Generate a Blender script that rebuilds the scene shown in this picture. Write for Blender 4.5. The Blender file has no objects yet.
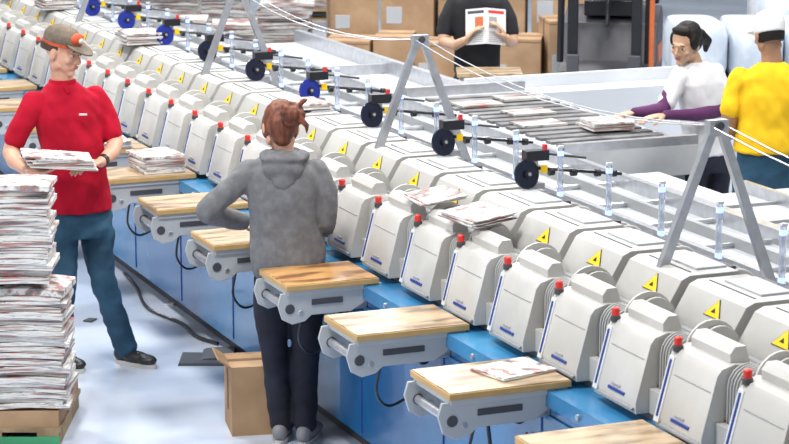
import bpy, bmesh, math, random
from mathutils import Vector, Matrix, noise
random.seed(3)
V=Vector
sc=bpy.context.scene
sc.view_settings.view_transform='Standard'
# ------------------------------------------------------------ camera
F=2250.0
yaw=math.radians(22.7); th=math.radians(11.77)
cam=bpy.data.cameras.new('camera'); co=bpy.data.objects.new('camera',cam); sc.collection.objects.link(co)
co.location=(0,0,3.1)
co.rotation_euler=(math.radians(90)-th,0,-yaw)
cam.sensor_width=36; cam.lens=F/789*36; cam.clip_end=200
cam.dof.use_dof=True; cam.dof.focus_distance=10.2; cam.dof.aperture_fstop=7.1
sc.camera=co
cy,sy=math.cos(yaw),math.sin(yaw)
def W(a,h): # rotated ground frame: a to the right, h away
    return (sy*h+cy*a, cy*h-sy*a)

# ------------------------------------------------------------ materials
def mat(name,col,rough=.5,metal=0,col2=None,scale=8,stretch=(1,1,1),bump=0,emit=0,trans=0,lo=.4,hi=.65,spec=.5,coat=0,detail=4,world=False):
    m=bpy.data.materials.new(name); m.use_nodes=True
    nt=m.node_tree; b=nt.nodes['Principled BSDF']
    b.inputs['Base Color'].default_value=(*col,1)
    b.inputs['Roughness'].default_value=rough
    b.inputs['Metallic'].default_value=metal
    b.inputs['Specular IOR Level'].default_value=spec
    b.inputs['Coat Weight'].default_value=coat
    b.inputs['Transmission Weight'].default_value=trans
    if emit:
        b.inputs['Emission Color'].default_value=(*col,1); b.inputs['Emission Strength'].default_value=emit
    if col2 is None: col2=tuple(c*.86 for c in col)
    if world: src=nt.nodes.new('ShaderNodeNewGeometry').outputs['Position']
    else: src=nt.nodes.new('ShaderNodeTexCoord').outputs['Object']
    mp=nt.nodes.new('ShaderNodeMapping')
    mp.inputs['Scale'].default_value=stretch
    nz=nt.nodes.new('ShaderNodeTexNoise'); nz.inputs['Scale'].default_value=scale; nz.inputs['Detail'].default_value=detail
    rp=nt.nodes.new('ShaderNodeValToRGB')
    rp.color_ramp.elements[0].position=lo; rp.color_ramp.elements[1].position=hi
    rp.color_ramp.elements[0].color=(*col2,1); rp.color_ramp.elements[1].color=(*col,1)
    nt.links.new(src,mp.inputs[0]); nt.links.new(mp.outputs[0],nz.inputs['Vector'])
    nt.links.new(nz.outputs['Fac'],rp.inputs[0]); nt.links.new(rp.outputs[0],b.inputs['Base Color'])
    if bump:
        bp=nt.nodes.new('ShaderNodeBump'); bp.inputs['Strength'].default_value=bump; bp.inputs['Distance'].default_value=.01
        nt.links.new(nz.outputs['Fac'],bp.inputs['Height']); nt.links.new(bp.outputs[0],b.inputs['Normal'])
    return m
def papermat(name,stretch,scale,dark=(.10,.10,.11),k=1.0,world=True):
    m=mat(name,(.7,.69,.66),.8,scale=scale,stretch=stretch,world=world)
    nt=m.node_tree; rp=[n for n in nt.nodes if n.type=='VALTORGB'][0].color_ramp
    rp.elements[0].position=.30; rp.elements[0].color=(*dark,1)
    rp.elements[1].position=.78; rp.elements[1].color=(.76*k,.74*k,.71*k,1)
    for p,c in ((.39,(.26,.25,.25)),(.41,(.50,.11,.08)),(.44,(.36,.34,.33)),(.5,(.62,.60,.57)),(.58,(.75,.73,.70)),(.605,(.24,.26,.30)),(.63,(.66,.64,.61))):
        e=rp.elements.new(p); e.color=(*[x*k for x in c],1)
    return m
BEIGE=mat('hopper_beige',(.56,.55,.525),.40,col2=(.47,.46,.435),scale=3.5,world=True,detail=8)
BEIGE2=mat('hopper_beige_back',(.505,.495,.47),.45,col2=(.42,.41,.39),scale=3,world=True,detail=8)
GRAY=mat('machine_gray',(.30,.31,.32),.4,metal=.0,scale=4)
LGRAY=mat('light_gray',(.46,.48,.50),.4,scale=2)
PALE=mat('pale_panel',(.62,.64,.67),.4,scale=2,col2=(.55,.57,.60))
DECK=mat('deck_gray',(.46,.48,.50),.45,col2=(.38,.40,.42),scale=2.5)
DGRAY=mat('dark_gray',(.06,.06,.07),.5)
STEEL=mat('steel',(.52,.53,.56),.32,metal=.7,scale=20)
FIN=mat('fin_light',(.50,.50,.49),.4)
BLACK=mat('black_plastic',(.012,.012,.016),.35)
BLUE=mat('blue_paint',(.025,.19,.42),.22,col2=(.012,.10,.27),scale=1.0,coat=.5)
BLUE2=mat('light_blue_paint',(.04,.24,.46),.25,col2=(.03,.17,.36),scale=2,coat=.3)
DBLUE=mat('label_blue',(.01,.04,.26),.4)
WHITE=mat('white_plastic',(.72,.73,.74),.4)
RED=mat('red_knob',(.72,.03,.02),.35)
YELLOW=mat('warning_yellow',(.95,.60,.0),.4)
DISC=mat('disc_navy',(.006,.01,.03),.25)
DISCB=mat('disc_blue',(.015,.03,.28),.25)
LED=mat('blue_led',(.25,.35,1.0),.3,emit=2.5)
ACRY=mat('acrylic',(.82,.88,1.0),.08,trans=.85)
WOOD=mat('worn_wood',(.50,.37,.23),.30,col2=(.20,.13,.075),scale=5,stretch=(1,3.5,1),lo=.36,hi=.56,coat=.25,detail=12,world=True)
WOODO=mat('orange_wood',(.55,.29,.10),.3,col2=(.19,.08,.03),scale=5,stretch=(1,3.5,1),lo=.38,hi=.56,coat=.3,detail=12,world=True)
WOODL=mat('wood_edge',(.52,.33,.13),.5)
CARD=mat('cardboard',(.42,.27,.155),.8,col2=(.32,.195,.105),scale=4,world=True)
CARDD=mat('cardboard_dark',(.18,.10,.05),.8)
PALLET=mat('pallet_wood',(.38,.27,.16),.8,col2=(.22,.15,.08),scale=10,stretch=(1,8,1))
GREEN=mat('green_strip',(.05,.32,.14),.5)
PAPER_E=papermat('newspaper_edges',(1.6,1.6,38),2.6)
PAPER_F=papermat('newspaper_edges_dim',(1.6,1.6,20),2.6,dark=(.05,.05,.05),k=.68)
PAPER_T=papermat('newspaper_print',(1,1,1),16)
PAPER_D=papermat('newspaper_dark',(.8,5,1),3,dark=(.04,.04,.045),k=.62)
SLAT=mat('belt_slat',(.20,.195,.20),.6,col2=(.09,.09,.095),scale=6,world=True)
WRAP=mat('plastic_wrap',(.64,.69,.76),.25,scale=6,bump=.5,col2=(.48,.54,.62))
ORANGE=mat('forklift_orange',(.6,.13,.03),.4)
SKIN1=mat('skin_light',(.64,.36,.25),.5,col2=(.58,.31,.21),scale=12)
SKIN2=mat('skin_tan',(.56,.34,.22),.5,scale=12)
SKIN3=mat('skin_brown',(.36,.19,.11),.5,scale=12)
LIP=mat('lips',(.42,.13,.11),.5)
EYEW=mat('eye_white',(.7,.68,.65),.3)
BROW=mat('brow_hair',(.08,.045,.025),.7)
SHIRT_R=mat('red_cloth',(.46,.006,.028),.9,col2=(.37,.004,.02),scale=10,spec=.2)
JEANS=mat('denim',(.022,.085,.15),.85,col2=(.012,.048,.09),scale=7,bump=.1)
JEANS_D=mat('dark_denim',(.010,.013,.03),.85,col2=(.005,.006,.014),scale=7)
HOODIE=mat('gray_fleece',(.18,.18,.19),.9,col2=(.145,.145,.153),scale=30,bump=.15,spec=.2)
HOODIE_D=mat('fleece_rib',(.12,.12,.127),.9,scale=60,stretch=(6,6,.2),bump=.3)
HAIR_R=mat('auburn_hair',(.21,.055,.022),.6,col2=(.075,.020,.009),scale=14,stretch=(3,3,.6),bump=.5)
HAIR_B=mat('black_hair',(.010,.007,.006),.6,scale=30,bump=.3,spec=.25)
HAIR_BR=mat('brown_hair',(.07,.035,.02),.6,scale=30)
CAP_B=mat('cap_brown',(.17,.13,.095),.8,col2=(.11,.085,.06),scale=20)
CAP_O=mat('cap_orange',(.62,.09,.03),.8)
CAP_W=mat('cap_white',(.74,.74,.74),.85)
SHIRT_Y=mat('yellow_cloth',(.84,.53,.02),.9,col2=(.76,.45,.015),scale=8,spec=.2)
SHIRT_W=mat('white_cloth',(.74,.74,.76),.9,spec=.2)
SHIRT_K=mat('black_cloth',(.012,.012,.016),.85)
PURPLE=mat('purple_cloth',(.09,.015,.09),.8)
SHOE=mat('black_shoe',(.02,.02,.022),.4)
SNEAK=mat('sneaker_gray',(.22,.22,.23),.6)
SOLE=mat('shoe_sole',(.55,.54,.52),.7)
RUBBER=mat('rubber_mat',(.07,.08,.10),.7)

# ------------------------------------------------------------ mesh builder
class MB:
    def __init__(s): s.v=[];s.f=[];s.m=[];s.mats=[]
    def mi(s,m):
        if m not in s.mats: s.mats.append(m)
        return s.mats.index(m)
    def add(s,vs,fs,m,M=None):
        o=len(s.v)
        s.v+= [ (M@V(p)) if M else V(p) for p in vs]
        k=s.mi(m)
        for f in fs: s.f.append([i+o for i in f]); s.m.append(k)
    def box(s,lo,hi,m,M=None):
        x0,y0,z0=lo;x1,y1,z1=hi
        vs=[(x0,y0,z0),(x1,y0,z0),(x1,y1,z0),(x0,y1,z0),(x0,y0,z1),(x1,y0,z1),(x1,y1,z1),(x0,y1,z1)]
        s.add(vs,[(0,3,2,1),(4,5,6,7),(0,1,5,4),(1,2,6,5),(2,3,7,6),(3,0,4,7)],m,M)
    def prism(s,prof,y0,y1,m,M=None):
        n=len(prof)
        vs=[(x,y0,z) for x,z in prof]+[(x,y1,z) for x,z in prof]
        fs=[list(range(n)),list(range(2*n-1,n-1,-1))]+[(i,(i+1)%n,(i+1)%n+n,i+n) for i in range(n)]
        s.add(vs,fs,m,M)
    def cyl(s,p0,p1,r0,m,r1=None,n=16,M=None):
        p0=V(p0);p1=V(p1);r1=r0 if r1 is None else r1
        d=(p1-p0)
        if d.length<1e-6: return
        d.normalize(); u=d.orthogonal().normalized(); w=d.cross(u)
        vs=[]
        for p,r in ((p0,r0),(p1,r1)):
            for i in range(n):
                t=2*math.pi*i/n; vs.append(p+(u*math.cos(t)+w*math.sin(t))*r)
        fs=[list(range(n-1,-1,-1)),list(range(n,2*n))]+[(i,(i+1)%n,(i+1)%n+n,i+n) for i in range(n)]
        s.add(vs,fs,m,M)
    def ell(s,c,r,m,R=None,n=16,k=10,M=None):
        if isinstance(r,(int,float)): r=(r,r,r)
        vs=[V((0,0,1))]
        for j in range(1,k):
            ph=math.pi*j/k
            for i in range(n):
                t=2*math.pi*i/n; vs.append(V((math.sin(ph)*math.cos(t),math.sin(ph)*math.sin(t),math.cos(ph))))
        vs.append(V((0,0,-1)))
        vs=[V((p.x*r[0],p.y*r[1],p.z*r[2])) for p in vs]
        if R: vs=[R@p for p in vs]
        vs=[p+V(c) for p in vs]
        fs=[(0,1+i,1+(i+1)%n) for i in range(n)]
        for j in range(k-2):
            for i in range(n):
                a=1+j*n+i;b=1+j*n+(i+1)%n; fs.append((a,a+n,b+n,b))
        e=len(vs)-1;o=1+(k-2)*n
        fs+=[(e,o+(i+1)%n,o+i) for i in range(n)]
        s.add(vs,fs,m,M)
    def limb(s,pts,m,M=None,n=14):
        for p in pts: s.ell(p[:3],p[3],m,n=n,k=8,M=M)
        for a,b in zip(pts,pts[1:]): s.cyl(a[:3],b[:3],a[3]*.995,m,b[3]*.995,n=n,M=M)
    def loft(s,rings,m,n=28,e=2.3,M=None):
        vs=[]
        for (x,y,z,rw,rd,yw) in rings:
            a=math.radians(yw)
            for i in range(n):
                t=2*math.pi*i/n; c,q=math.cos(t),math.sin(t)
                px=rw*math.copysign(abs(c)**(2/e),c); py=rd*math.copysign(abs(q)**(2/e),q)
                vs.append((x+px*math.cos(a)-py*math.sin(a),y+px*math.sin(a)+py*math.cos(a),z))
        L=len(rings)
        fs=[list(range(n-1,-1,-1)),list(range((L-1)*n,L*n))]
        for j in range(L-1):
            for i in range(n):
                fs.append((j*n+i,j*n+(i+1)%n,(j+1)*n+(i+1)%n,(j+1)*n+i))
        s.add(vs,fs,m,M)
    def tube(s,path,r,m,n=8,M=None):
        path=[V(p) for p in path]
        for a,b in zip(path,path[1:]): s.cyl(a,b,r,m,n=n,M=M)
    def mesh(s,name,sharp=35):
        me=bpy.data.meshes.new(name); me.from_pydata([tuple(p) for p in s.v],[],s.f)
        for m in s.mats: me.materials.append(m)
        me.polygons.foreach_set('material_index',s.m)
        bm=bmesh.new(); bm.from_mesh(me); bmesh.ops.recalc_face_normals(bm,faces=bm.faces); bm.to_mesh(me); bm.free()
        me.polygons.foreach_set('use_smooth',[True]*len(me.polygons))
        if sharp: me.set_sharp_from_angle(angle=math.radians(sharp))
        me.update(); return me
    def obj(s,name,loc=(0,0,0),rz=0,bevel=0,sharp=35):
        me=s.mesh(name,sharp); return place(me,name,loc,rz,bevel)
def place(me,name,loc=(0,0,0),rz=0,bevel=0):
    o=bpy.data.objects.new(name,me); sc.collection.objects.link(o)
    o.location=loc; o.rotation_euler=(0,0,rz)
    if bevel:
        b=o.modifiers.new('bevel','BEVEL'); b.width=bevel; b.segments=2; b.limit_method='ANGLE'; b.angle_limit=math.radians(40)
    return o

# ------------------------------------------------------------ floor / shell
m=mat('floor_concrete',(.62,.68,.78),.14,col2=(.42,.49,.62),scale=1.1,coat=.4,lo=.32,hi=.66,detail=9)
b=MB(); b.box((-10,-4,-.1),(22,34,0),m); b.obj('floor')
WALL=mat('wall_paint',(.55,.58,.62),.7)
b=MB(); b.box((-10,34,-.1),(22,34.2,7),WALL); b.obj('wall_back')
b=MB(); b.box((22,-4,-.1),(22.2,34.2,7),WALL); b.obj('wall_right')

# ------------------------------------------------------------ inserter base
PIT=.448
b=MB()
b.box((3.68,3.5,0),(4.85,21,.10),DGRAY)
b.box((3.60,3.5,.10),(4.85,21,.80),BLUE)
b.box((3.57,3.5,.76),(3.74,21,.82),BLUE2)
b.box((3.74,3.5,.80),(4.85,21,.845),GRAY)
for i in range(20):
    y=3.6+i*PIT*2
    b.box((3.596,y,.12),(3.602,y+.008,.75),DBLUE)
for i in range(40):
    y=3.6+i*PIT
    b.cyl((3.56,y+.1,.79),(3.575,y+.1,.79),.012,STEEL,n=8)
    b.cyl((3.59,y+.22,.66),(3.602,y+.22,.66),.012,DGRAY,n=8)
b.box((3.592,3.5,.70),(3.60,21,.715),BLUE2)
b.obj('inserter_base')

# ------------------------------------------------------------ feeder hopper
b=MB()
prof=[(-.07,0),(-.072,.04),(-.018,.245),(.0,.268),(.05,.282),(.12,.275),(.16,.18),(.17,0)]
b.prism(prof,-.275,.035,BEIGE)
b.prism([(.045,.26),(.04,.31),(.06,.335),(.10,.335),(.125,.26)],-.255,.0,BEIGE)
def slant(z,off):
    t=(z-.04)/.205; return (-.072+.054*t-off)
for (z0,z1,y0,y1,mm,off) in ((.02,.245,.0,.034,WHITE,.004),(.04,.235,.010,.022,DBLUE,.007),(.045,.056,-.19,-.07,DBLUE,.004),(.064,.072,-.15,-.09,GRAY,.004),(.012,.022,-.265,-.01,GRAY,.005),(.19,.193,-.26,-.02,GRAY,.003)):
    b.add([(slant(z0,off),y0,z0),(slant(z0,off),y1,z0),(slant(z1,off),y1,z1),(slant(z1,off),y0,z1),(slant(z0,-.005),y0,z0),(slant(z0,-.005),y1,z0),(slant(z1,-.005),y1,z1),(slant(z1,-.005),y0,z1)],
      [(0,1,2,3),(4,7,6,5),(0,4,5,1),(1,5,6,2),(2,6,7,3),(3,7,4,0)],mm)
b.cyl((.0,.015,.26),(.0,.015,.282),.018,DGRAY)
b.cyl((.0,.015,.282),(.0,.015,.306),.0145,RED); b.ell((.0,.015,.306),(.0145,.0145,.007),RED)
b.cyl((.06,-.277,.06),(.06,-.272,.06),.010,DGRAY,n=10); b.cyl((.06,-.277,.20),(.06,-.272,.20),.008,DGRAY,n=10)
b.box((.128,-.26,.24),(.172,.02,.262),DGRAY)
def lobe(cx,cz,r,x0,x1,n=12):
    pr=[(x0,0)]
    for i in range(0,n+1):
        t=math.pi-math.pi*i/n
        pr.append((cx+r*math.cos(t),cz+r*math.sin(t)))
    pr.append((x1,0)); return pr
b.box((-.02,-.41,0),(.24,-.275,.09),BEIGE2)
b.box((.17,-.41,.0),(.24,.035,.24),GRAY)
b.box((.01,-.405,.088),(.17,-.277,.094),DGRAY)
for i in range(6):
    y=-.292-i*.0175
    b.prism(lobe(.085,.215,.075,.01,.16,8),y-.005,y,FIN)
b.cyl((.085,-.40,.22),(.085,-.27,.22),.015,DGRAY)
b.prism(lobe(.15,.245,.105,.03,.255),-.406,-.396,BEIGE)
b.prism(lobe(.17,.25,.08,.09,.25),.022,.034,BEIGE)
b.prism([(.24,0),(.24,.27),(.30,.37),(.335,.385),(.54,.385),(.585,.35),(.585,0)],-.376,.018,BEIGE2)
b.box((.40,-.31,.385),(.53,-.06,.394),LGRAY)
b.box((.36,-.33,.384),(.368,-.02,.388),DGRAY)
b.box((.55,-.30,.37),(.575,-.05,.385),DGRAY)
d=V((.06,0,.10)).normalized(); nrm=V((-d.z,0,d.x)); c0=V((.270,-.215,.322))+nrm*.003
def tri(r,off,mm,c=c0):
    ps=[c+nrm*off+(d*math.sin(a)*1.0+V((0,1,0))*math.cos(a)*1.35)*r for a in (math.pi/2,math.pi/2+2.094,math.pi/2+4.189)]
    qs=[p-nrm*(.004+off) for p in ps]
    b.add(ps+qs,[(0,1,2),(3,5,4),(0,3,4,1),(1,4,5,2),(2,5,3,0)],mm)
tri(.048,0,BLACK); tri(.043,.0015,YELLOW); tri(.013,.003,BLACK)
hop=b.mesh('feeder_hopper')
for n in range(-4,30):
    place(hop,'feeder_hopper',(3.75,6.0+PIT*n,.847),bevel=.005)

# rear row
b=MB()
b.prism([(.62,0),(.62,.15),(.67,.22),(.86,.24),(.95,.20),(.98,0)],-.34,.0,LGRAY)
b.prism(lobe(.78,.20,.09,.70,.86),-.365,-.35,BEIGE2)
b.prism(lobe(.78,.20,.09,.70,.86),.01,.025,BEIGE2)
b.box((.64,-.26,.0),(.66,-.08,.22),DGRAY)
b.box((.70,-.28,.2),(.90,-.06,.245),GRAY)
rear=b.mesh('gripper_housing')
for n in range(-4,30): place(rear,'gripper_housing',(3.75,6.0+PIT*n,.847),bevel=.006)

# sensor posts with blue LEDs
b=MB()
b.box((-.02,-.02,0),(.02,.02,.03),DGRAY)
b.box((-.011,-.006,.03),(.011,.006,.34),ACRY)
for z in (.12,.30): b.box((-.012,-.008,z),(.012,.008,z+.02),LED)
b.box((-.013,-.009,.335),(.013,.009,.345),WHITE)
post=b.mesh('sensor_post')
for n in range(0,26): place(post,'sensor_post',(4.40,6.4+PIT*n,1.08))

# discs with arms
def reel(dm):
    b=MB()
    ax=V((.25,-1,.15)).normalized()
    b.cyl(V((0,0,0))-ax*.006,ax*.006,.066,dm,n=32)
    b.cyl(-ax*.012,ax*.02,.018,BLACK); b.cyl(-ax*.015,ax*.025,.008,STEEL)
    b.tube([(0,.02,0),(.04,.03,.07),(.10,.03,.085)],.011,BLACK)
    b.box((.0,.0,.055),(.11,.05,.10),BLACK)
    b.tube([(.06,.02,.02),(.48,.02,-.035)],.008,BLACK)
    b.tube([(.05,.02,.09),(.30,.02,.05)],.006,DGRAY)
    for x in (.13,.24,.36,.44): b.cyl((x-.012,.02,.01-x*.09),(x+.012,.02,.01-x*.09),.017,BLACK,n=12)
    b.box((.07,-.005,.0),(.10,.002,.035),YELLOW)
    b.box((.085,.0,.10),(.10,.02,.125),RED)
    b.tube([(.06,.03,.06),(.06,.03,-.05)],.010,STEEL)
    b.box((.03,.0,-.07),(.09,.06,-.045),GRAY)
    return b.mesh('vacuum_disc_arm')
rk,rb=reel(DISC),reel(DISCB)
for k in range(0,12):
    place(rb if k in(3,6,7,8) else rk,'vacuum_disc_arm',(4.26,8.69+.897*k,1.30+.0))

# A frames
b=MB()
for s_ in (-1,1):
    x0,x1,w,zt=s_*.27,s_*.012,.021,.66
    b.add([(x0-w,-.014,0),(x0+w,-.014,0),(x0+w,.014,0),(x0-w,.014,0),(x1-w*.8,-.014,zt),(x1+w*.8,-.014,zt),(x1+w*.8,.014,zt),(x1-w*.8,.014,zt)],[(0,3,2,1),(4,5,6,7),(0,1,5,4),(1,2,6,5),(2,3,7,6),(3,0,4,7)],STEEL)
    b.box((s_*.27-.05,-.03,-.02),(s_*.27+.05,.03,.0),GRAY)
b.box((-.04,-.02,.62),(.04,.02,.68),STEEL)
b.cyl((0,-.03,.66),(0,.03,.66),.016,DGRAY)
afr=b.mesh('a_frame_support')
AF=[4.3,7.17,9.96,12.7,15.6,18.4]
for y in AF: place(afr,'a_frame_support',(4.30,y,1.085))
b=MB()
for dx in (-.03,.03):
    pts=[]
    for y0,y1 in zip(AF,AF[1:]):
        for i in range(8):
            t=i/8; pts.append((4.30+dx,y0+(y1-y0)*t,1.745-.10*4*t*(1-t)))
    pts.append((4.30+dx,AF[-1],1.745)); b.tube(pts,.003,STEEL,n=6)
b.obj('support_wire')

# ------------------------------------------------------------ feeding trays
def tray(wood,w=.49,o=0):
    b=MB()
    b.box((o,-.36,-.028),(o+w,0,-.004),WOODL); b.box((o+.004,-.356,-.004),(o+w-.004,-.004,0),wood)
    b.box((o+.01,-.35,-.05),(.48,-.01,-.028),LGRAY)
    pr=[(o-.02,-.04),(o-.035,-.09),(o-.015,-.155),(o+.03,-.18),(o+.09,-.17),(o+.12,-.145),(.34,-.145),(.425,-.10),(.425,-.04)]
    for y in (-.34,-.03):
        b.prism(pr,y,y+.012,LGRAY)
        b.cyl((o+.02,y-.004,-.11),(o+.02,y+.016,-.11),.022,DGRAY); b.cyl((o+.07,y-.004,-.13),(o+.07,y+.016,-.13),.012,STEEL)
    b.cyl((o+.02,-.34,-.11),(o+.02,-.02,-.11),.018,STEEL)
    b.box((o+.10,-.33,-.14),(.40,-.04,-.055),GRAY)
    b.box((o+.12,-.345,-.10),(.30,-.338,-.075),DGRAY)
    b.cyl((.36,-.20,-.17),(.36,-.10,-.17),.03,BLACK)
    b.box((.39,-.32,-.14),(.425,-.05,-.05),STEEL)
    return b.mesh('feeding_tray')
ta,tb=tray(WOOD),tray(WOODO,.43,.035)
for k in range(-2,12):
    place(tb if k==2 else ta,'feeding_tray',(3.175,7.44+.897*k,.855),bevel=.003)
b=MB()
def cable(p,r=.006):
    P=[V(q) for q in p]; P=[P[0]]+P+[P[-1]]; out=[]
    for i in range(1,len(P)-2):
        for j in range(8):
            t=j/8; a,bb,c,d=P[i-1],P[i],P[i+1],P[i+2]
            out.append(.5*((2*bb)+(c-a)*t+(2*a-5*bb+4*c-d)*t*t+(3*bb-a-3*c+d)*t**3))
    out.append(P[-2]); b.tube(out,r,BLACK)
for k in range(-1,9):
    y=7.44+.897*k
    cable([(3.3,y-.30,.70),(3.30,y-.26,.58),(3.38,y-.2,.50),(3.50,y-.18,.54),(3.59,y-.15,.60)])
    if k in (0,): cable([(3.4,y-.2,.70),(3.42,y-.2,.4),(3.38,y-.1,.1),(3.45,y+.1,.012),(3.62,y+.3,.012)],.008)
cable([(3.62,11.1,.012),(3.56,11.3,.014),(3.57,11.6,.012),(3.5,12.0,.012),(3.58,12.5,.012),(3.62,12.9,.012)],.010)
b.obj('power_cable')

# ------------------------------------------------------------ newspapers
def paper_stack(name,loc,rz,w,d,h,layers,jit=.012,seed=1,droop=.0,E=None,tilt=0):
    E=E or PAPER_E
    rnd=random.Random(seed); b=MB(); z=0
    lh=h/layers
    for i in range(layers):
        t=lh*rnd.uniform(.7,1.3)
        a=rnd.uniform(-.06,.06); M=Matrix.Translation((rnd.uniform(-jit,jit),rnd.uniform(-jit,jit),z))@Matrix.Rotation(a,4,'Z')
        n=6; vs=[];fs=[]
        ww=w*rnd.uniform(.95,1.0)
        for k in range(2):
            for iy in (0,1):
                for ix in range(n+1):
                    u=ix/n*2-1; sag=-droop*u*u*rnd.uniform(.8,1.1)
                    vs.append((u*ww/2,(iy-.5)*d,(k*t*.88)+sag))
        q=n+1
        for ix in range(n):
            fs+=[(ix,ix+q,ix+1+q,ix+1),(2*q+ix,2*q+ix+1,3*q+ix+1,3*q+ix),(ix,ix+1,2*q+ix+1,2*q+ix),(q+ix,3*q+ix,3*q+ix+1,q+ix+1)]
        fs+=[(0,2*q,3*q,q),(n,q+n,3*q+n,2*q+n)]
        b.add(vs,fs,E if i<layers-1 or E is PAPER_F else PAPER_T,M)
        z+=t
    o=b.obj(name,loc,rz,sharp=30); o.rotation_euler[1]=tilt; return o
xy=lambda a,h,z:(*W(a,h),z)
b=MB()
for x in (-.5,-.2,.06): b.box((x,-.36,0),(x+.10,.30,.07),PALLET)
b.box((-.52,-.36,.07),(.17,.30,.09),PALLET); b.box((-.50,-.35,.09),(.16,.29,.165),CARD); b.box((-.42,-.364,.012),(.165,-.36,.05),GREEN)
b.obj('wooden_skid',xy(-1.69,10.2,0),-yaw)
paper_stack('newspaper_stack',xy(-1.67,10.02,.18),-yaw,.36,.30,.56,21,.016,1,.012)
paper_stack('newspaper_stack',xy(-1.71,10.00,.765),-yaw+.05,.31,.28,.40,17,.016,2,.008)
paper_stack('newspaper_stack',xy(-2.05,10.05,.18),-yaw,.33,.30,.95,30,.014,5,.01)
paper_stack('newspaper_stack',(3.50,11.76,.857),.05,.24,.28,.10,7,.006,7)
paper_stack('newspaper_stack',(3.42,12.6,.857),.0,.3,.28,.05,4,.006,8)
paper_stack('newspaper_stack',(3.42,13.5,.857),.0,.3,.28,.08,5,.006,9)
paper_stack('newspaper_stack',(3.52,7.27,.857),.25,.26,.2,.010,2,.004,10)
paper_stack('newspaper_stack',(3.86,8.33,1.205),.1,.20,.28,.03,5,.012,11,tilt=-.12)
paper_stack('newspaper_stack',(3.87,8.80,1.205),-.05,.20,.26,.018,3,.010,13,tilt=-.12)
paper_stack('newspaper_stack',(4.15,11.2,1.247),.0,.24,.26,.03,4,.01,12)
for i,y in enumerate((14.2,16.4,17.6,19.0)):
    paper_stack('newspaper_stack',(4.12,y,1.247),.0,.24,.3,.08,6,.01,40+i)
b=MB()
b.prism([(-.13,0),(.14,0),(.135,.012),(-.125,.015)],-.12,.10,RUBBER); b.prism([(-.02,.012),(.16,.008),(.15,.03),(0,.02)],-.05,.17,RUBBER)
b.obj('rubber_mat',xy(-.99,11.35,0),-yaw)
b=MB()
for i,(x,y) in enumerate(((0,0),(.12,.3),(-.1,.55),(.05,.9),(-.2,-.3),(.2,-.6),(-.35,.2),(.15,1.4),(-.1,1.9))):
    b.box((x,y,.001),(x+.07,y+.05,.008),(RUBBER,PAPER_T)[i%2],Matrix.Rotation(.2*i,4,'Z'))
b.obj('floor_litter',(3.05,12.2,0))
b=MB()
b.box((-.10,-.13,0),(.10,.13,.33),CARD); b.box((-.102,-.02,.1),(.102,.02,.331),CARDD)
for s_ in(-1,1): b.prism([(s_*.10,.33),(s_*.155,.37),(s_*.16,.365),(s_*.105,.322)],-.12,.12,CARD)
b.obj('cardboard_box',xy(-.68,10.15,0),-yaw+.2)

# ------------------------------------------------------------ conveyors on the far side
b=MB()
b.box((4.86,4,.55),(5.45,20,.93),DECK)
b.box((4.90,4,.93),(4.94,20,1.0),STEEL); b.box((5.2,4,.93),(5.23,20,.98),GRAY); b.box((5.41,4,.93),(5.45,20,1.0),STEEL)
b.box((4.9,4,0),(5.4,20,.55),DGRAY)
for i in range(30):
    y=5+i*.5; b.cyl((4.95,y,.945),(5.40,y,.945),.012,STEEL,n=8)
b.obj('delivery_conveyor')
b=MB()
b.box((5.5,10.75,.80),(6.33,13.0,.97),DECK)
b.box((5.5,12.95,.97),(6.33,13.0,1.03),STEEL); b.box((5.5,10.75,.97),(6.33,10.79,1.02),STEEL)
for x in (5.55,6.25):
    for y in (10.85,12.85): b.box((x,y,0),(x+.06,y+.06,.8),GRAY)
for i in range(15):
    y=10.9+i*.13
    b.box((5.56,y,.97),(6.27,y+.075,.986),SLAT)
for i,(y,x) in enumerate(((12.3,5.6),(11.9,5.75),(12.45,5.95),(11.3,5.95),(11.5,5.62))):
    b.box((x,y,.988),(x+.28,y+.2,1.0),PAPER_D,None)
b.obj('gripper_belt_table')
b=MB()
b.box((5.5,4.5,.5),(8.2,9.75,.90),DECK)
for x in (5.55,6.0,6.5,7.1): b.box((x,4.5,.90),(x+.03,9.75,.96),STEEL)
for i in range(12): b.box((5.6,5+i*.4,.90),(7.9,5.02+i*.4,.915),GRAY)
b.box((5.5,4.5,0),(8.2,9.75,.5),DGRAY)
b.box((5.5,9.8,.4),(6.0,10.6,.86),PALE); b.box((5.55,9.85,0),(5.95,10.55,.4),DGRAY)
b.obj('collating_table')
b=MB()
b.box((5.5,13.1,.6),(6.1,16.5,.88),PALE); b.box((5.5,13.1,0),(6.1,16.5,.6),GRAY); b.box((5.5,13.1,.88),(6.1,13.13,1.0),PALE)
b.box((6.05,13.1,.88),(6.1,16.5,.98),STEEL); b.box((5.5,14.6,.88),(6.1,14.64,.95),STEEL)
b.box((6.1,13.1,0),(8.0,13.4,.92),PALE); b.box((6.1,13.36,.92),(8.0,13.4,1.0),PALE)
b.obj('packing_conveyor')

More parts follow.
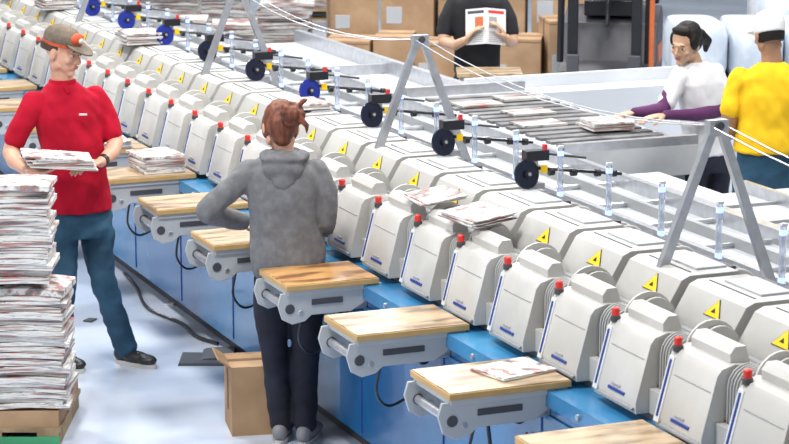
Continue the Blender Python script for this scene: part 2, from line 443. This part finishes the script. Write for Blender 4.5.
# ------------------------------------------------------------ background
def carton(loc,s,rz=0,n='cardboard_carton'):
    b=MB(); x,y,z=s
    b.box((-x/2,-y/2,0),(x/2,y/2,z),CARD); b.box((-x/2-.002,-.03,.02),(x/2+.002,.03,z+.002),CARDD)
    b.box((-x/2+x*.1,-.004-y/2,z*.3),(-x/2+x*.4,-y/2+.002,z*.55),LGRAY)
    b.box((-x/2-.003,-y/2-.003,z-.03),(x/2+.003,y/2+.003,z-.022),CARDD)
    return b.obj(n,loc,rz-yaw,bevel=.005)
def pallet(loc,rz=0,w=1.0,d=.9):
    b=MB()
    for x in (-w/2,-.05,w/2-.1): b.box((x,-d/2,.02),(x+.1,d/2,.11),PALLET)
    for i in range(6): 
        y=-d/2+i*(d-.1)/5; b.box((-w/2,y,.11),(w/2,y+.1,.13),PALLET)
    for i in (0,2,5):
        y=-d/2+i*(d-.1)/5; b.box((-w/2,y,0),(w/2,y+.1,.02),PALLET)
    return b.obj('wooden_pallet',loc,rz-yaw)
at=lambda px,h,z:xy((px-394.5)/2250*h*1.0,h,z)
for (px,h,w,hh,z) in ((350,20.5,.42,.42,.131),(395,20.5,.34,.46,.131),(440,20.5,.42,.40,.131),(515,20,.5,.5,.131),(562,20,.32,.66,.131),(500,23.2,.55,.9,.131),(560,23.2,.55,.9,.131),(352,23.6,.5,.55,.131),(410,23.6,.55,.7,.131),(455,23.6,.3,.5,.131),(60,24.5,.5,.5,.131)):
    carton(at(px,h,z),(w,.5,hh),rz=((px*7)%5-2)*.06)
for px,h in ((365,20.5),(435,20.5),(530,20),(530,23.2),(385,23.6),(60,24.5)):
    pallet(at(px,h,0))
for i,(px,h,z,w,hh) in enumerate(((185,19.6,.131,.45,.72),(235,20.3,.131,.45,.55),(300,19.4,.131,.7,.20),(285,23,.131,.6,.45),(225,23,.131,.5,.6),(335,27,.131,1.0,.5),(160,24.5,.131,1,.5),(610,27,.131,1,.5),(105,24,.131,.7,.6))):
    pallet(at(px,h,0),0,max(w,.5))
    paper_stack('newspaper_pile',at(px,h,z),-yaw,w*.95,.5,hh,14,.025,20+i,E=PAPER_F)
# plastic wrapped pallets
b=MB()
b.box((-.6,-.5,0),(.6,.5,.13),PALLET)
for i in range(3):
    for j in range(3): b.loft([(-.4+.4*i,0,.13+.35*j,.19,.45,0),(-.4+.4*i,0,.2+.35*j,.205,.47,0),(-.4+.4*i,0,.42+.35*j,.205,.47,0),(-.4+.4*i,0,.48+.35*j,.18,.44,0)],WRAP,e=4)
wr=b.mesh('wrapped_pallet_load')
place(wr,'wrapped_pallet_load',xy(2.6,16.4,0),-yaw); place(wr,'wrapped_pallet_load',xy(3.5,18.2,0),-yaw)
# forklift
b=MB()
b.prism([(-.5,.15),(-.5,.9),(-.3,1.0),(.2,.9),(.35,.6),(.6,.5),(.6,.15)],-.40,.40,DGRAY)
b.box((-.3,-.41,.55),(.1,.41,.70),ORANGE)
for x in (-.35,.4):
    for y in (-.45,.33): b.cyl((x,y,.2),(x,y+.12,.2),.2,BLACK,n=24); 
for y in (-.38,.34):
    b.tube([(-.45,y,1.0),(-.35,y,2.1),(.35,y,2.1),(.5,y,.6)],.03,BLACK)
for i in range(5): b.box((-.35,-.38+.18*i,2.09),(.35,-.34+.18*i,2.12),BLACK)
for y in (-.30,.22): b.box((.62,y,.05),(.72,y+.08,2.3),BLACK)
for z in (.3,1.2,2.2): b.box((.63,-.30,z),(.70,.30,z+.08),BLACK)
for y in (-.3,.2): b.box((.72,y,.05),(1.6,y+.1,.09),DGRAY); b.box((.72,y,.05),(.77,y+.1,.7),DGRAY)
b.box((-.2,-.22,.95),(.15,.22,1.08),BLACK); b.box((-.28,-.22,1.0),(-.18,.22,1.5),BLACK)
b.tube([(.45,0,.9),(.3,0,1.25)],.02,BLACK); b.cyl((.28,0,1.24),(.30,0,1.27),.16,BLACK)
b.box((.62,.36,.1),(.68,.40,1.6),ORANGE)
b.cyl((-.42,-.3,1.1),(-.42,-.3,1.2),.05,RED)
b.obj('forklift',xy(1.83,18.9,0),-yaw-1.75,bevel=.01)
# small table in front of the black-shirt man
b=MB()
b.box((-.22,-.16,.97),(.22,.16,1.0),WOOD); b.box((-.2,-.14,.88),(.2,.14,.97),DECK)
for x in(-.19,.16):
    for y in (-.13,.10): b.box((x,y,0),(x+.03,y+.03,.88),STEEL)
b.obj('work_table',xy(.64,15.12,0),-yaw,bevel=.004)

# ------------------------------------------------------------ people
def remesh(mb,voxel,it=4,fold=0,freq=(9,9,14),seed=0):
    me=mb.mesh('tmp',sharp=0); o=bpy.data.objects.new('tmp',me); sc.collection.objects.link(o)
    r=o.modifiers.new('r','REMESH'); r.mode='VOXEL'; r.voxel_size=voxel; r.use_smooth_shade=True
    s_=o.modifiers.new('s','SMOOTH'); s_.factor=.5; s_.iterations=it
    dg=bpy.context.evaluated_depsgraph_get(); ev=o.evaluated_get(dg); m2=bpy.data.meshes.new_from_object(ev)
    vs=[v.co.copy() for v in m2.vertices]
    if fold:
        ns=[v.normal.copy() for v in m2.vertices]
        for i,p in enumerate(vs):
            w_=noise.noise(p*3+V((seed,0,0)))*.5
            q=V(((p.x+p.z*.45)*freq[0]+seed+w_,p.y*freq[1]+w_,(p.z-p.x*.4)*freq[2]))
            n1=noise.noise(q); n2=noise.noise(p*4+V((5,seed,2))); n3=noise.noise(q*2.1+V((1,7,3)))
            vs[i]=p+ns[i]*fold*(n1*max(.25,.5+n2)+n3*.38)
    fs=[list(p.vertices) for p in m2.polygons]
    bpy.data.objects.remove(o); bpy.data.meshes.remove(m2); bpy.data.meshes.remove(me)
    return vs,fs
class Person:
    def __init__(s): s.out=MB()
    def part(s,mb,m,voxel=.01,it=4,fold=0,freq=(9,9,14),seed=0):
        vs,fs=remesh(mb,voxel,it,fold,freq,seed); s.out.add(vs,fs,m)
    def done(s,name,a,h,z=0,sc_=1):
        o=s.out.obj(name,(*W(a,h),z),-yaw,sharp=60); o.scale=(sc_,)*3; return o
def hand(mb,w,d,nrm,thumb,m,curl=.5,sc_=1.0):
    w=V(w); d=V(d).normalized(); nrm=V(nrm); nrm=(nrm-d*nrm.dot(d)).normalized(); sd=d.cross(nrm)
    R=Matrix((sd,d,nrm)).transposed()
    mb.ell(w+d*.045*sc_,(.040*sc_,.052*sc_,.016*sc_),m,R=R)
    mb.ell(w+d*.07*sc_,(.040*sc_,.028*sc_,.014*sc_),m,R=R)
    for i,(off,L) in enumerate(((-.030,.9),(-.010,1.0),(.011,.95),(.030,.75))):
        off*= -thumb
        p=w+(d*.082+sd*off)*sc_; ang=0; pts=[(*(p-d*.02),.0095*sc_)]
        pts.append((*p,.0095*sc_))
        for j,l in enumerate((.042,.027,.021)):
            ang+=curl*(.5+.25*j); dd=d*math.cos(ang)+nrm*math.sin(ang)+sd*off*1.2
            p=p+dd*l*L*sc_; pts.append((*p,(.0088-.0007*j)*sc_))
        mb.limb(pts,m,n=10)
    t0=w+(d*.02+sd*thumb*.026)*sc_; t1=t0+(d*.028+sd*thumb*.026+nrm*.012)*sc_; t2=t1+(d*.026+sd*thumb*.008+nrm*.014)*sc_; t3=t2+(d*.02-sd*thumb*.002+nrm*.008)*sc_
    mb.limb([(*t0,.014*sc_),(*t1,.0115*sc_),(*t2,.0098*sc_),(*t3,.0085*sc_)],m,n=10)
def headM(c,yw,pt,rl=0):
    return Matrix.Translation(c)@Matrix.Rotation(math.radians(yw),4,'Z')@Matrix.Rotation(math.radians(-pt),4,'X')@Matrix.Rotation(math.radians(rl),4,'Y')
def head(P,M,neck,skin,fem=False):
    b=MB(); g=lambda c,r,R=None:b.ell(c,r,skin,R=R,M=M)
    g((0,-.012,.028),(.074,.094,.088)); g((0,.022,-.02),(.064,.068,.075)); g((0,.035,-.062),(.05,.05,.045)); g((0,.066,-.098),(.024,.02,.018))
    g((0,.082,.018),(.045,.012,.010)); g((-.036,.062,-.03),(.022,.02,.018)); g((.036,.062,-.03),(.022,.02,.018))
    b.limb([(0,.086,.005,.008),(0,.104,-.028,.011),(0,.100,-.034,.013)],skin,M=M); g((-.012,.093,-.036),(.008,.009,.007)); g((.012,.093,-.036),(.008,.009,.007))
    g((0,.080,-.062),(.022,.014,.013))
    for s_ in(-1,1):
        g((s_*.076,-.008,-.012),(.009,.019,.030)); g((s_*.052,.0,-.065),(.014,.035,.025))
    n0,n1=neck; b.limb([(*n0,.058 if not fem else .048),(*n1,.055 if not fem else .046),(*(M@V((0,-.012,-.05))),.052 if not fem else .045)],skin)
    P.part(b,skin,.0055,3)
    o=P.out
    for s_ in(-1,1):
        o.ell((s_*.030,.078,.0),(.014,.009,.0075),EYEW,M=M,n=10,k=8); o.ell((s_*.030,.086,-.0),(.006,.003,.006),BLACK,M=M,n=8,k=6)
        o.ell((s_*.031,.087,.0225),(.018,.005,.0035),BROW,M=M,n=8,k=6)
        o.ell((s_*.030,.083,.0075),(.0155,.006,.003),skin,M=M,n=8,k=6)
    o.ell((0,.091,-.058),(.020,.006,.0045),LIP,M=M,n=12,k=6); o.ell((0,.090,-.066),(.017,.006,.005),LIP,M=M,n=12,k=6)
def shoe(P,ankle,d,m,sole=SOLE,L=.27):
    ax,ay=ankle; d=V((d[0],d[1],0)).normalized(); s_=V((-d.y,d.x,0))
    M=Matrix.Translation((ax,ay,0))@Matrix((( d.x,s_.x,0,0),(d.y,s_.y,0,0),(0,0,1,0),(0,0,0,1)))
    b=MB(); b.ell((-.03,0,.055),(.045,.037,.045),m,M=M); b.ell((.06,0,.045),(.09,.042,.035),m,M=M); b.ell((.13,0,.04),(.06,.045,.028),m,M=M); b.ell((0,0,.09),(.045,.04,.04),m,M=M)
    P.part(b,m,.008,3)
    n=24; vs=[];
    for z in (0,.022):
        for i in range(n):
            t=2*math.pi*i/n; x=.058+.132*math.cos(t); w=.036+.010*max(0,math.cos(t)); vs.append((x,w*math.sin(t),z))
    P.out.add(vs,[list(range(n)),list(range(2*n-1,n-1,-1))]+[(i,(i+1)%n,(i+1)%n+n,i+n) for i in range(n)],sole,M)

# ---- man in red polo
P=Person()
cw=34
M=headM((-.055,-.03,1.645),-116,12)
head(P,M,((-.07,-.0,1.44),(-.065,-.01,1.50)),SKIN1)
b=MB()  # cap
b.loft([(0,-.012,.035,.081,.102,0),(0,-.012,.06,.083,.104,0),(0,-.014,.09,.076,.096,0),(0,-.016,.115,.056,.072,0),(0,-.018,.130,.022,.03,0)],CAP_B,M=M,e=2)
P.part(b,CAP_B,.007,3)
vs=[];n=12
for k,(dz) in enumerate((0,.008)):
    for i in range(n+1):
        t=math.pi*i/n; vs.append((.075*math.cos(t),.062+.0*i,.046+dz)); vs.append((.070*math.cos(t),.062+.095*math.sin(t)+.01,.046+dz-.026*math.sin(t)-.003))
fs=[];q=2*(n+1)
for i in range(n):
    a=2*i; fs+=[(a,a+1,a+3,a+2),(q+a,q+a+2,q+a+3,q+a+1),(a+1,q+a+1,q+a+3,a+3),(a,a+2,q+a+2,q+a)]
P.out.add(vs,fs,CAP_B,M)
P.out.ell((0,.070,.075),(.050,.025,.034),CAP_O,M=M); P.out.ell((0,.095,.075),(.018,.006,.014),CAP_W,M=M); P.out.loft([(0,-.012,.033,.083,.104,0),(0,-.012,.048,.084,.105,0)],CAP_O,M=M,e=2)
P.out.loft([(0,-.02,.0,.077,.092,0),(0,-.02,.036,.080,.097,0)],HAIR_BR,M=M@Matrix.Translation((0,-.012,0)),e=2,)
b=MB() # polo
b.loft([(0,0,.83,.168,.132,cw),(0,0,.90,.165,.128,cw),(-.01,0,1.02,.155,.112,cw),(-.03,.0,1.18,.165,.115,cw),(-.045,0,1.32,.182,.118,cw),(-.055,0,1.40,.175,.10,cw),(-.065,0,1.45,.11,.08,cw),(-.068,0,1.485,.065,.065,cw)],SHIRT_R)
b.limb([(-.195,-.10,1.395,.062),(-.25,-.12,1.30,.060),(-.290,-.13,1.215,.058)],SHIRT_R)
b.limb([(.08,.09,1.395,.062),(.135,.085,1.30,.059),(.160,.07,1.215,.057)],SHIRT_R)
P.part(b,SHIRT_R,.008,3,.015,(9,9,6),3)
b=MB(); b.loft([(-.066,0,1.455,.074,.068,cw),(-.066,-.005,1.50,.066,.064,cw)],SHIRT_R)
b.limb([(-.05,-.06,1.47,.014),(-.03,-.085,1.445,.012)],SHIRT_R); b.limb([(-.09,-.055,1.47,.014),(-.08,-.085,1.44,.012)],SHIRT_R)
P.part(b,SHIRT_R,.007,2)
b=MB() # arms
b.limb([(-.285,-.125,1.24,.046),(-.315,-.14,1.15,.042),(-.28,-.24,1.125,.040),(-.21,-.36,1.105,.027)],SKIN1)
hand(b,(-.205,-.365,1.10),(.9,-.25,.0),(0,-.1,1),-1,SKIN1,.25)
b.limb([(.155,.075,1.24,.045),(.185,.05,1.165,.041),(.175,-.05,1.13,.038),(.14,-.19,1.11,.027)],SKIN1)
hand(b,(.135,-.20,1.115),(-.7,-.65,-.1),(0,.1,-1),-1,SKIN1,.35)
P.part(b,SKIN1,.005,2)
P.out.cyl((.150,-.15,1.115),(.142,-.18,1.112),.032,BLACK,n=16)
b=MB() # jeans
b.loft([(.0,0,.70,.155,.125,cw),(0,0,.80,.152,.118,cw),(0,0,.88,.140,.10,cw)],JEANS)
b.limb([(.07,.05,.80,.088),(.085,.03,.64,.086),(.11,-.01,.48,.068),(.15,.03,.30,.064),(.205,.07,.10,.062)],JEANS)
b.limb([(-.08,-.05,.80,.088),(-.085,-.07,.64,.086),(-.08,-.1,.48,.068),(-.10,-.05,.30,.064),(-.12,.02,.10,.060)],JEANS)
P.part(b,JEANS,.008,3,.014,(8,8,12),9)
shoe(P,(.21,.07),(.85,-.5),SHOE); shoe(P,(-.12,.02),(.7,-.7),SHOE)
Mx=Matrix.Translation((-.03,-.37,1.135))@Matrix.Rotation(math.radians(14),4,'Z')@Matrix.Rotation(math.radians(6),4,'Y')
for i in range(6): P.out.box((-.165+.006*i*(-1)**i,-.12,.009*i-.008),(.165-.005*i,.12,.009*i),PAPER_E if i<5 else PAPER_T,Mx@Matrix.Rotation(.03*(-1)**i,4,'Z'))
P.out.box((-.02,-.001,-.005),(.02,.001,.005),WHITE,Matrix.Translation((.05,-.128,1.34)))
P.done('man_in_red_polo',-1.6,11.2)

# ---- woman in gray hoodie
P=Person()
M=headM((-.03,.04,1.46),12,18,4)
head(P,M,((-.01,-.005,1.30),(-.015,.01,1.37)),SKIN1,True)
b=MB()
b.ell((0,-.018,.035),(.080,.098,.086),HAIR_R,M=M); b.ell((0,-.055,.0),(.075,.062,.080),HAIR_R,M=M); b.ell((0,.045,.085),(.06,.045,.035),HAIR_R,M=M)
b.ell((-.06,.01,-.0),(.025,.05,.06),HAIR_R,M=M);b.ell((.06,.01,-.0),(.025,.05,.06),HAIR_R,M=M);b.ell((0,-.05,-.065),(.045,.04,.035),HAIR_R,M=M)
P.part(b,HAIR_R,.006,2,.004,(34,34,10))
b=MB() # bun
b.ell((.035,-.135,.035),(.038,.036,.038),HAIR_R,M=M)
for i in range(12):
    t=i*.52; b.ell((.035+.040*math.cos(t),-.128+.014*math.sin(t*1.7),.035+.040*math.sin(t)),(.020,.022,.020),HAIR_R,M=M)
b.limb([(.07,-.13,.01,.016),(.095,-.14,-.015,.011),(.10,-.13,-.05,.005)],HAIR_R,M=M)
b.limb([(.06,-.13,.07,.014),(.085,-.14,.095,.009),(.10,-.15,.10,.004)],HAIR_R,M=M)
P.part(b,HAIR_R,.0055,1,.006,(30,30,30))
cw=-8
b=MB()
b.loft([(-.0,0,.79,.162,.128,cw),(-.0,0,.86,.172,.136,cw),(-.005,0,.98,.160,.120,cw),(-.015,0,1.10,.160,.118,cw),(-.02,0,1.20,.174,.118,cw),(-.02,0,1.27,.168,.10,cw),(-.02,0,1.33,.10,.08,cw),(-.02,0,1.355,.07,.07,cw)],HOODIE)
b.limb([(-.165,.0,1.255,.062),(-.27,-.02,1.17,.058),(-.36,-.03,1.085,.056),(-.30,.09,1.03,.050),(-.22,.20,.99,.042)],HOODIE)
b.limb([(.13,.0,1.255,.062),(.165,-.01,1.16,.058),(.17,-.01,1.04,.054),(.155,.12,.98,.050),(.14,.23,.95,.042)],HOODIE)
P.part(b,HOODIE,.008,3,.019,(9,9,6),4)
b=MB()  # hood
b.ell((-.015,-.085,1.285),(.095,.05,.055),HOODIE); b.ell((-.015,-.075,1.33),(.105,.055,.030),HOODIE)
b.ell((-.09,-.02,1.335),(.035,.06,.028),HOODIE);b.ell((.07,-.02,1.335),(.035,.06,.028),HOODIE); b.ell((-.015,-.10,1.24),(.055,.03,.05),HOODIE)
P.part(b,HOODIE,.007,3,.012,(12,12,10))
b=MB(); b.loft([(0,0,.775,.156,.120,cw),(0,0,.835,.168,.132,cw)],HOODIE_D); P.part(b,HOODIE_D,.009,2)
b=MB()
hand(b,(-.205,.22,.985),(.6,.7,-.25),(.3,.1,-1),1,SKIN1,.3,.92); b.limb([(-.24,.17,.995,.028),(-.205,.22,.985,.025)],SKIN1)
hand(b,(.14,.25,.945),(.0,.9,-.25),(0,.1,-1),-1,SKIN1,.3,.92); b.limb([(.145,.2,.955,.028),(.14,.25,.945,.025)],SKIN1)
P.part(b,SKIN1,.005,2)
b=MB()
b.loft([(0,0,.66,.155,.125,cw),(0,0,.76,.150,.12,cw),(0,0,.82,.14,.105,cw)],JEANS_D)
b.limb([(-.075,.0,.74,.086),(-.08,.01,.60,.082),(-.07,.03,.44,.064),(-.055,.0,.26,.060),(-.04,-.02,.09,.054)],JEANS_D)
b.limb([(.075,.0,.74,.086),(.08,.01,.60,.082),(.075,.02,.44,.066),(.075,-.02,.26,.060),(.075,-.05,.10,.054)],JEANS_D)
P.part(b,JEANS_D,.009,3,.010,(8,8,12),2)
shoe(P,(-.04,-.02),(.1,1),SNEAK); shoe(P,(.075,-.05),(.25,1),SNEAK)
P.done('woman_in_gray_hoodie',-.482,9.95)

# ---- woman in white t-shirt
P=Person()
M=headM((-.03,-.03,1.46),142,16,-6)
head(P,M,((.04,.02,1.31),(.02,.01,1.37)),SKIN2,True)
b=MB()
b.ell((0,-.026,.040),(.083,.098,.086),HAIR_B,M=M); b.ell((0,-.06,.0),(.079,.058,.085),HAIR_B,M=M); b.ell((0,.045,.096),(.058,.032,.024),HAIR_B,M=M)
b.ell((-.070,.0,.02),(.018,.045,.05),HAIR_B,M=M);b.ell((.070,.0,.02),(.018,.045,.05),HAIR_B,M=M)
b.ell((-.02,-.125,-.0),(.045,.045,.045),HAIR_B,M=M); b.limb([(-.03,-.14,-.01,.035),(-.04,-.18,-.05,.030),(-.03,-.18,-.11,.015)],HAIR_B,M=M)
P.part(b,HAIR_B,.006,2,.002,(30,30,30))
cw=35
b=MB()
b.loft([(.12,.05,.80,.155,.12,cw),(.11,.05,.95,.148,.11,cw),(.09,.04,1.10,.152,.11,cw),(.06,.03,1.22,.158,.11,cw),(.05,.03,1.29,.145,.09,cw),(.04,.02,1.345,.07,.065,cw)],SHIRT_W)
b.limb([(-.055,-.05,1.27,.058),(-.105,-.08,1.19,.058),(-.135,-.10,1.13,.056)],SHIRT_W)
b.limb([(.165,.10,1.27,.058),(.195,.09,1.18,.058),(.195,.06,1.12,.056)],SHIRT_W)
P.part(b,SHIRT_W,.008,3,.014,(9,9,6),8)
b=MB()
b.limb([(-.12,-.09,1.17,.046),(-.16,-.13,1.09,.043),(-.25,-.16,1.08,.038),(-.33,-.18,1.08,.028)],PURPLE)
b.limb([(.19,.08,1.16,.046),(.18,.0,1.06,.043),(.03,-.15,1.06,.038),(-.16,-.28,1.08,.028)],PURPLE)
P.part(b,PURPLE,.008,3,.004)
b=MB(); hand(b,(-.33,-.18,1.08),(-1,-.1,-.2),(0,0,-1),-1,SKIN2,.3,.95); hand(b,(-.17,-.29,1.08),(-1,-.3,-.1),(0,0,-1),1,SKIN2,.3,.95)
P.part(b,SKIN2,.005,2)
b=MB(); b.loft([(.12,.05,.70,.155,.12,cw),(.12,.05,.84,.150,.115,cw)],JEANS_D)
b.limb([(.04,.0,.74,.092),(.04,.0,.44,.066),(.04,.0,.09,.052)],JEANS_D); b.limb([(.19,.08,.74,.092),(.19,.08,.44,.066),(.19,.08,.09,.052)],JEANS_D)
P.part(b,JEANS_D,.012,3,.005)
shoe(P,(.04,0),(-.8,-.5),SHOE); shoe(P,(.19,.08),(-.8,-.5),SHOE)
P.done('woman_in_white_tshirt',1.71,12.97)
paper_stack('newspaper_stack',xy(1.22,12.72,1.0),-yaw+.3,.26,.22,.05,5,.01,60)

# ---- man in yellow t-shirt
P=Person()
M=headM((.0,.03,1.665),18,16)
head(P,M,((.02,.0,1.49),(.015,.01,1.55)),SKIN3)
b=MB()
b.loft([(0,-.012,.0,.080,.102,0),(0,-.012,.05,.085,.106,0),(0,-.014,.09,.078,.098,0),(0,-.016,.115,.056,.072,0),(0,-.018,.130,.022,.03,0)],CAP_W,M=M,e=2)
b.ell((0,.11,.03),(.07,.075,.012),CAP_W,M=M)
P.part(b,CAP_W,.007,3)
P.out.loft([(0,-.025,-.045,.068,.080,0),(0,-.02,.0,.076,.093,0)],HAIR_B,M=M,e=2)
cw=-10
b=MB()
b.loft([(.0,0,1.02,.178,.135,cw),(.0,0,1.10,.172,.13,cw),(.01,0,1.20,.172,.12,cw),(.02,0,1.34,.19,.12,cw),(.02,0,1.43,.182,.105,cw),(.02,0,1.485,.11,.085,cw),(.02,0,1.515,.07,.07,cw)],SHIRT_Y)
b.limb([(-.145,.02,1.42,.064),(-.185,.01,1.33,.064),(-.195,0,1.26,.062)],SHIRT_Y)
b.limb([(.185,-.02,1.42,.064),(.235,-.02,1.33,.064),(.25,0,1.26,.062)],SHIRT_Y)
P.part(b,SHIRT_Y,.008,3,.017,(9,9,6),12)
b=MB()
b.limb([(-.195,0,1.28,.050),(-.21,.0,1.15,.045),(-.185,.13,1.10,.040),(-.155,.25,1.07,.03)],SKIN3); hand(b,(-.155,.25,1.07),(.2,1,-.1),(0,0,-1),1,SKIN3,.4)
b.limb([(.245,0,1.28,.050),(.26,.0,1.15,.045),(.235,.13,1.10,.040),(.2,.25,1.07,.03)],SKIN3); hand(b,(.2,.25,1.07),(-.2,1,-.1),(0,0,-1),-1,SKIN3,.4)
P.part(b,SKIN3,.006,2)
b=MB(); b.loft([(.0,0,.80,.168,.13,cw),(.0,0,1.06,.155,.11,cw)],JEANS)
b.limb([(-.085,0,.84,.098),(-.09,0,.5,.072),(-.1,0,.1,.06)],JEANS); b.limb([(.085,0,.84,.098),(.09,0,.5,.072),(.1,0,.1,.06)],JEANS)
P.part(b,JEANS,.010,3,.005)
shoe(P,(-.1,0),(0,1),SHOE); shoe(P,(.1,0),(.1,1),SHOE)
P.done('man_in_yellow_tshirt',2.0,11.95,0,.98)

# ---- man in black t-shirt
P=Person()
M=headM((.02,-.02,1.66),190,20)
head(P,M,((.0,.0,1.44),(.0,-.0,1.50)),SKIN2)
b=MB(); b.ell((0,-.022,.040),(.080,.098,.082),HAIR_BR,M=M); b.ell((0,-.055,.0),(.076,.06,.07),HAIR_BR,M=M); P.part(b,HAIR_BR,.007,2,.002)
cw=0
b=MB()
b.loft([(.0,0,.90,.165,.12,cw),(.0,0,1.05,.162,.115,cw),(.0,0,1.20,.168,.115,cw),(.0,0,1.32,.185,.115,cw),(.0,0,1.40,.18,.10,cw),(.0,0,1.46,.10,.08,cw),(0,0,1.48,.07,.07,cw)],SHIRT_K)
b.limb([(-.16,.0,1.38,.064),(-.215,-.02,1.28,.062),(-.23,-.03,1.2,.060)],SHIRT_K); b.limb([(.16,.0,1.38,.064),(.215,-.02,1.28,.062),(.235,-.03,1.2,.060)],SHIRT_K)
P.part(b,SHIRT_K,.010,4,.008,(9,9,6),5)
b=MB()
b.limb([(-.23,-.03,1.22,.046),(-.235,-.05,1.13,.043),(-.16,-.20,1.12,.036),(-.10,-.27,1.16,.028)],SKIN2); hand(b,(-.10,-.27,1.16),(.6,-.1,.7),(.7,0,-.3),1,SKIN2,.4)
b.limb([(.235,-.03,1.22,.046),(.24,-.05,1.13,.043),(.22,-.2,1.14,.036),(.19,-.27,1.18,.028)],SKIN2); hand(b,(.19,-.27,1.18),(-.5,-.2,.8),(-.7,0,-.3),1,SKIN2,.4)
P.part(b,SKIN2,.006,2)
b=MB(); b.loft([(.0,0,.80,.16,.12,cw),(.0,0,.93,.15,.105,cw)],JEANS_D)
b.limb([(-.085,0,.82,.095),(-.09,0,.5,.07),(-.1,0,.1,.06)],JEANS_D); b.limb([(.085,0,.82,.095),(.09,0,.5,.07),(.1,0,.1,.06)],JEANS_D)
P.part(b,JEANS_D,.012,3,.005)
shoe(P,(-.1,0),(0,-1),SHOE); shoe(P,(.1,0),(.1,-1),SHOE)
for s_ in(-1,1):
    Mx=Matrix.Translation((.05,-.27,1.27))@Matrix.Rotation(math.radians(-18),4,'X')@Matrix.Rotation(math.radians(24*s_),4,'Z')
    P.out.box((min(0,s_*.15),-.004,-.13),(max(0,s_*.15),.004,.12),WHITE,Mx)
    P.out.box((min(s_*.015,s_*.135),-.0055,.085),(max(s_*.015,s_*.135),-.003,.105),RED if s_>0 else DGRAY,Mx)
    P.out.box((min(s_*.02,s_*.08),-.0055,-.02),(max(s_*.02,s_*.08),-.003,.06),ORANGE if s_<0 else GRAY,Mx)
    for j in range(6): P.out.box((min(s_*.02,s_*.13),-.0055,-.115+.013*j),(max(s_*.02,s_*.13),-.003,-.110+.013*j),GRAY,Mx)
P.done('man_in_black_tshirt',.58,15.7)

# ------------------------------------------------------------ light
w=bpy.data.worlds.new('world'); sc.world=w; w.use_nodes=True
w.node_tree.nodes['Background'].inputs[0].default_value=(.90,.95,1,1); w.node_tree.nodes['Background'].inputs[1].default_value=.57
def area(loc,sx,sy_,e,col=(1,.985,.96),name='ceiling_light'):
    l=bpy.data.lights.new(name,'AREA'); l.shape='RECTANGLE'; l.size=sx; l.size_y=sy_; l.energy=e; l.color=col
    o=bpy.data.objects.new(name,l); sc.collection.objects.link(o); o.location=loc; return o
for x,y,e in ((1.5,7,310),(1.5,13,320),(5,10,270),(5,17,310),(9,8,280),(9,14,320),(9,21,380),(3,22,380)):
    area((x,y,6.5),.9,.9,e)
o=area((-2.5,8,5),2.0,2.0,170,(1,1,1)); o.rotation_euler=(0,math.radians(-45),0)
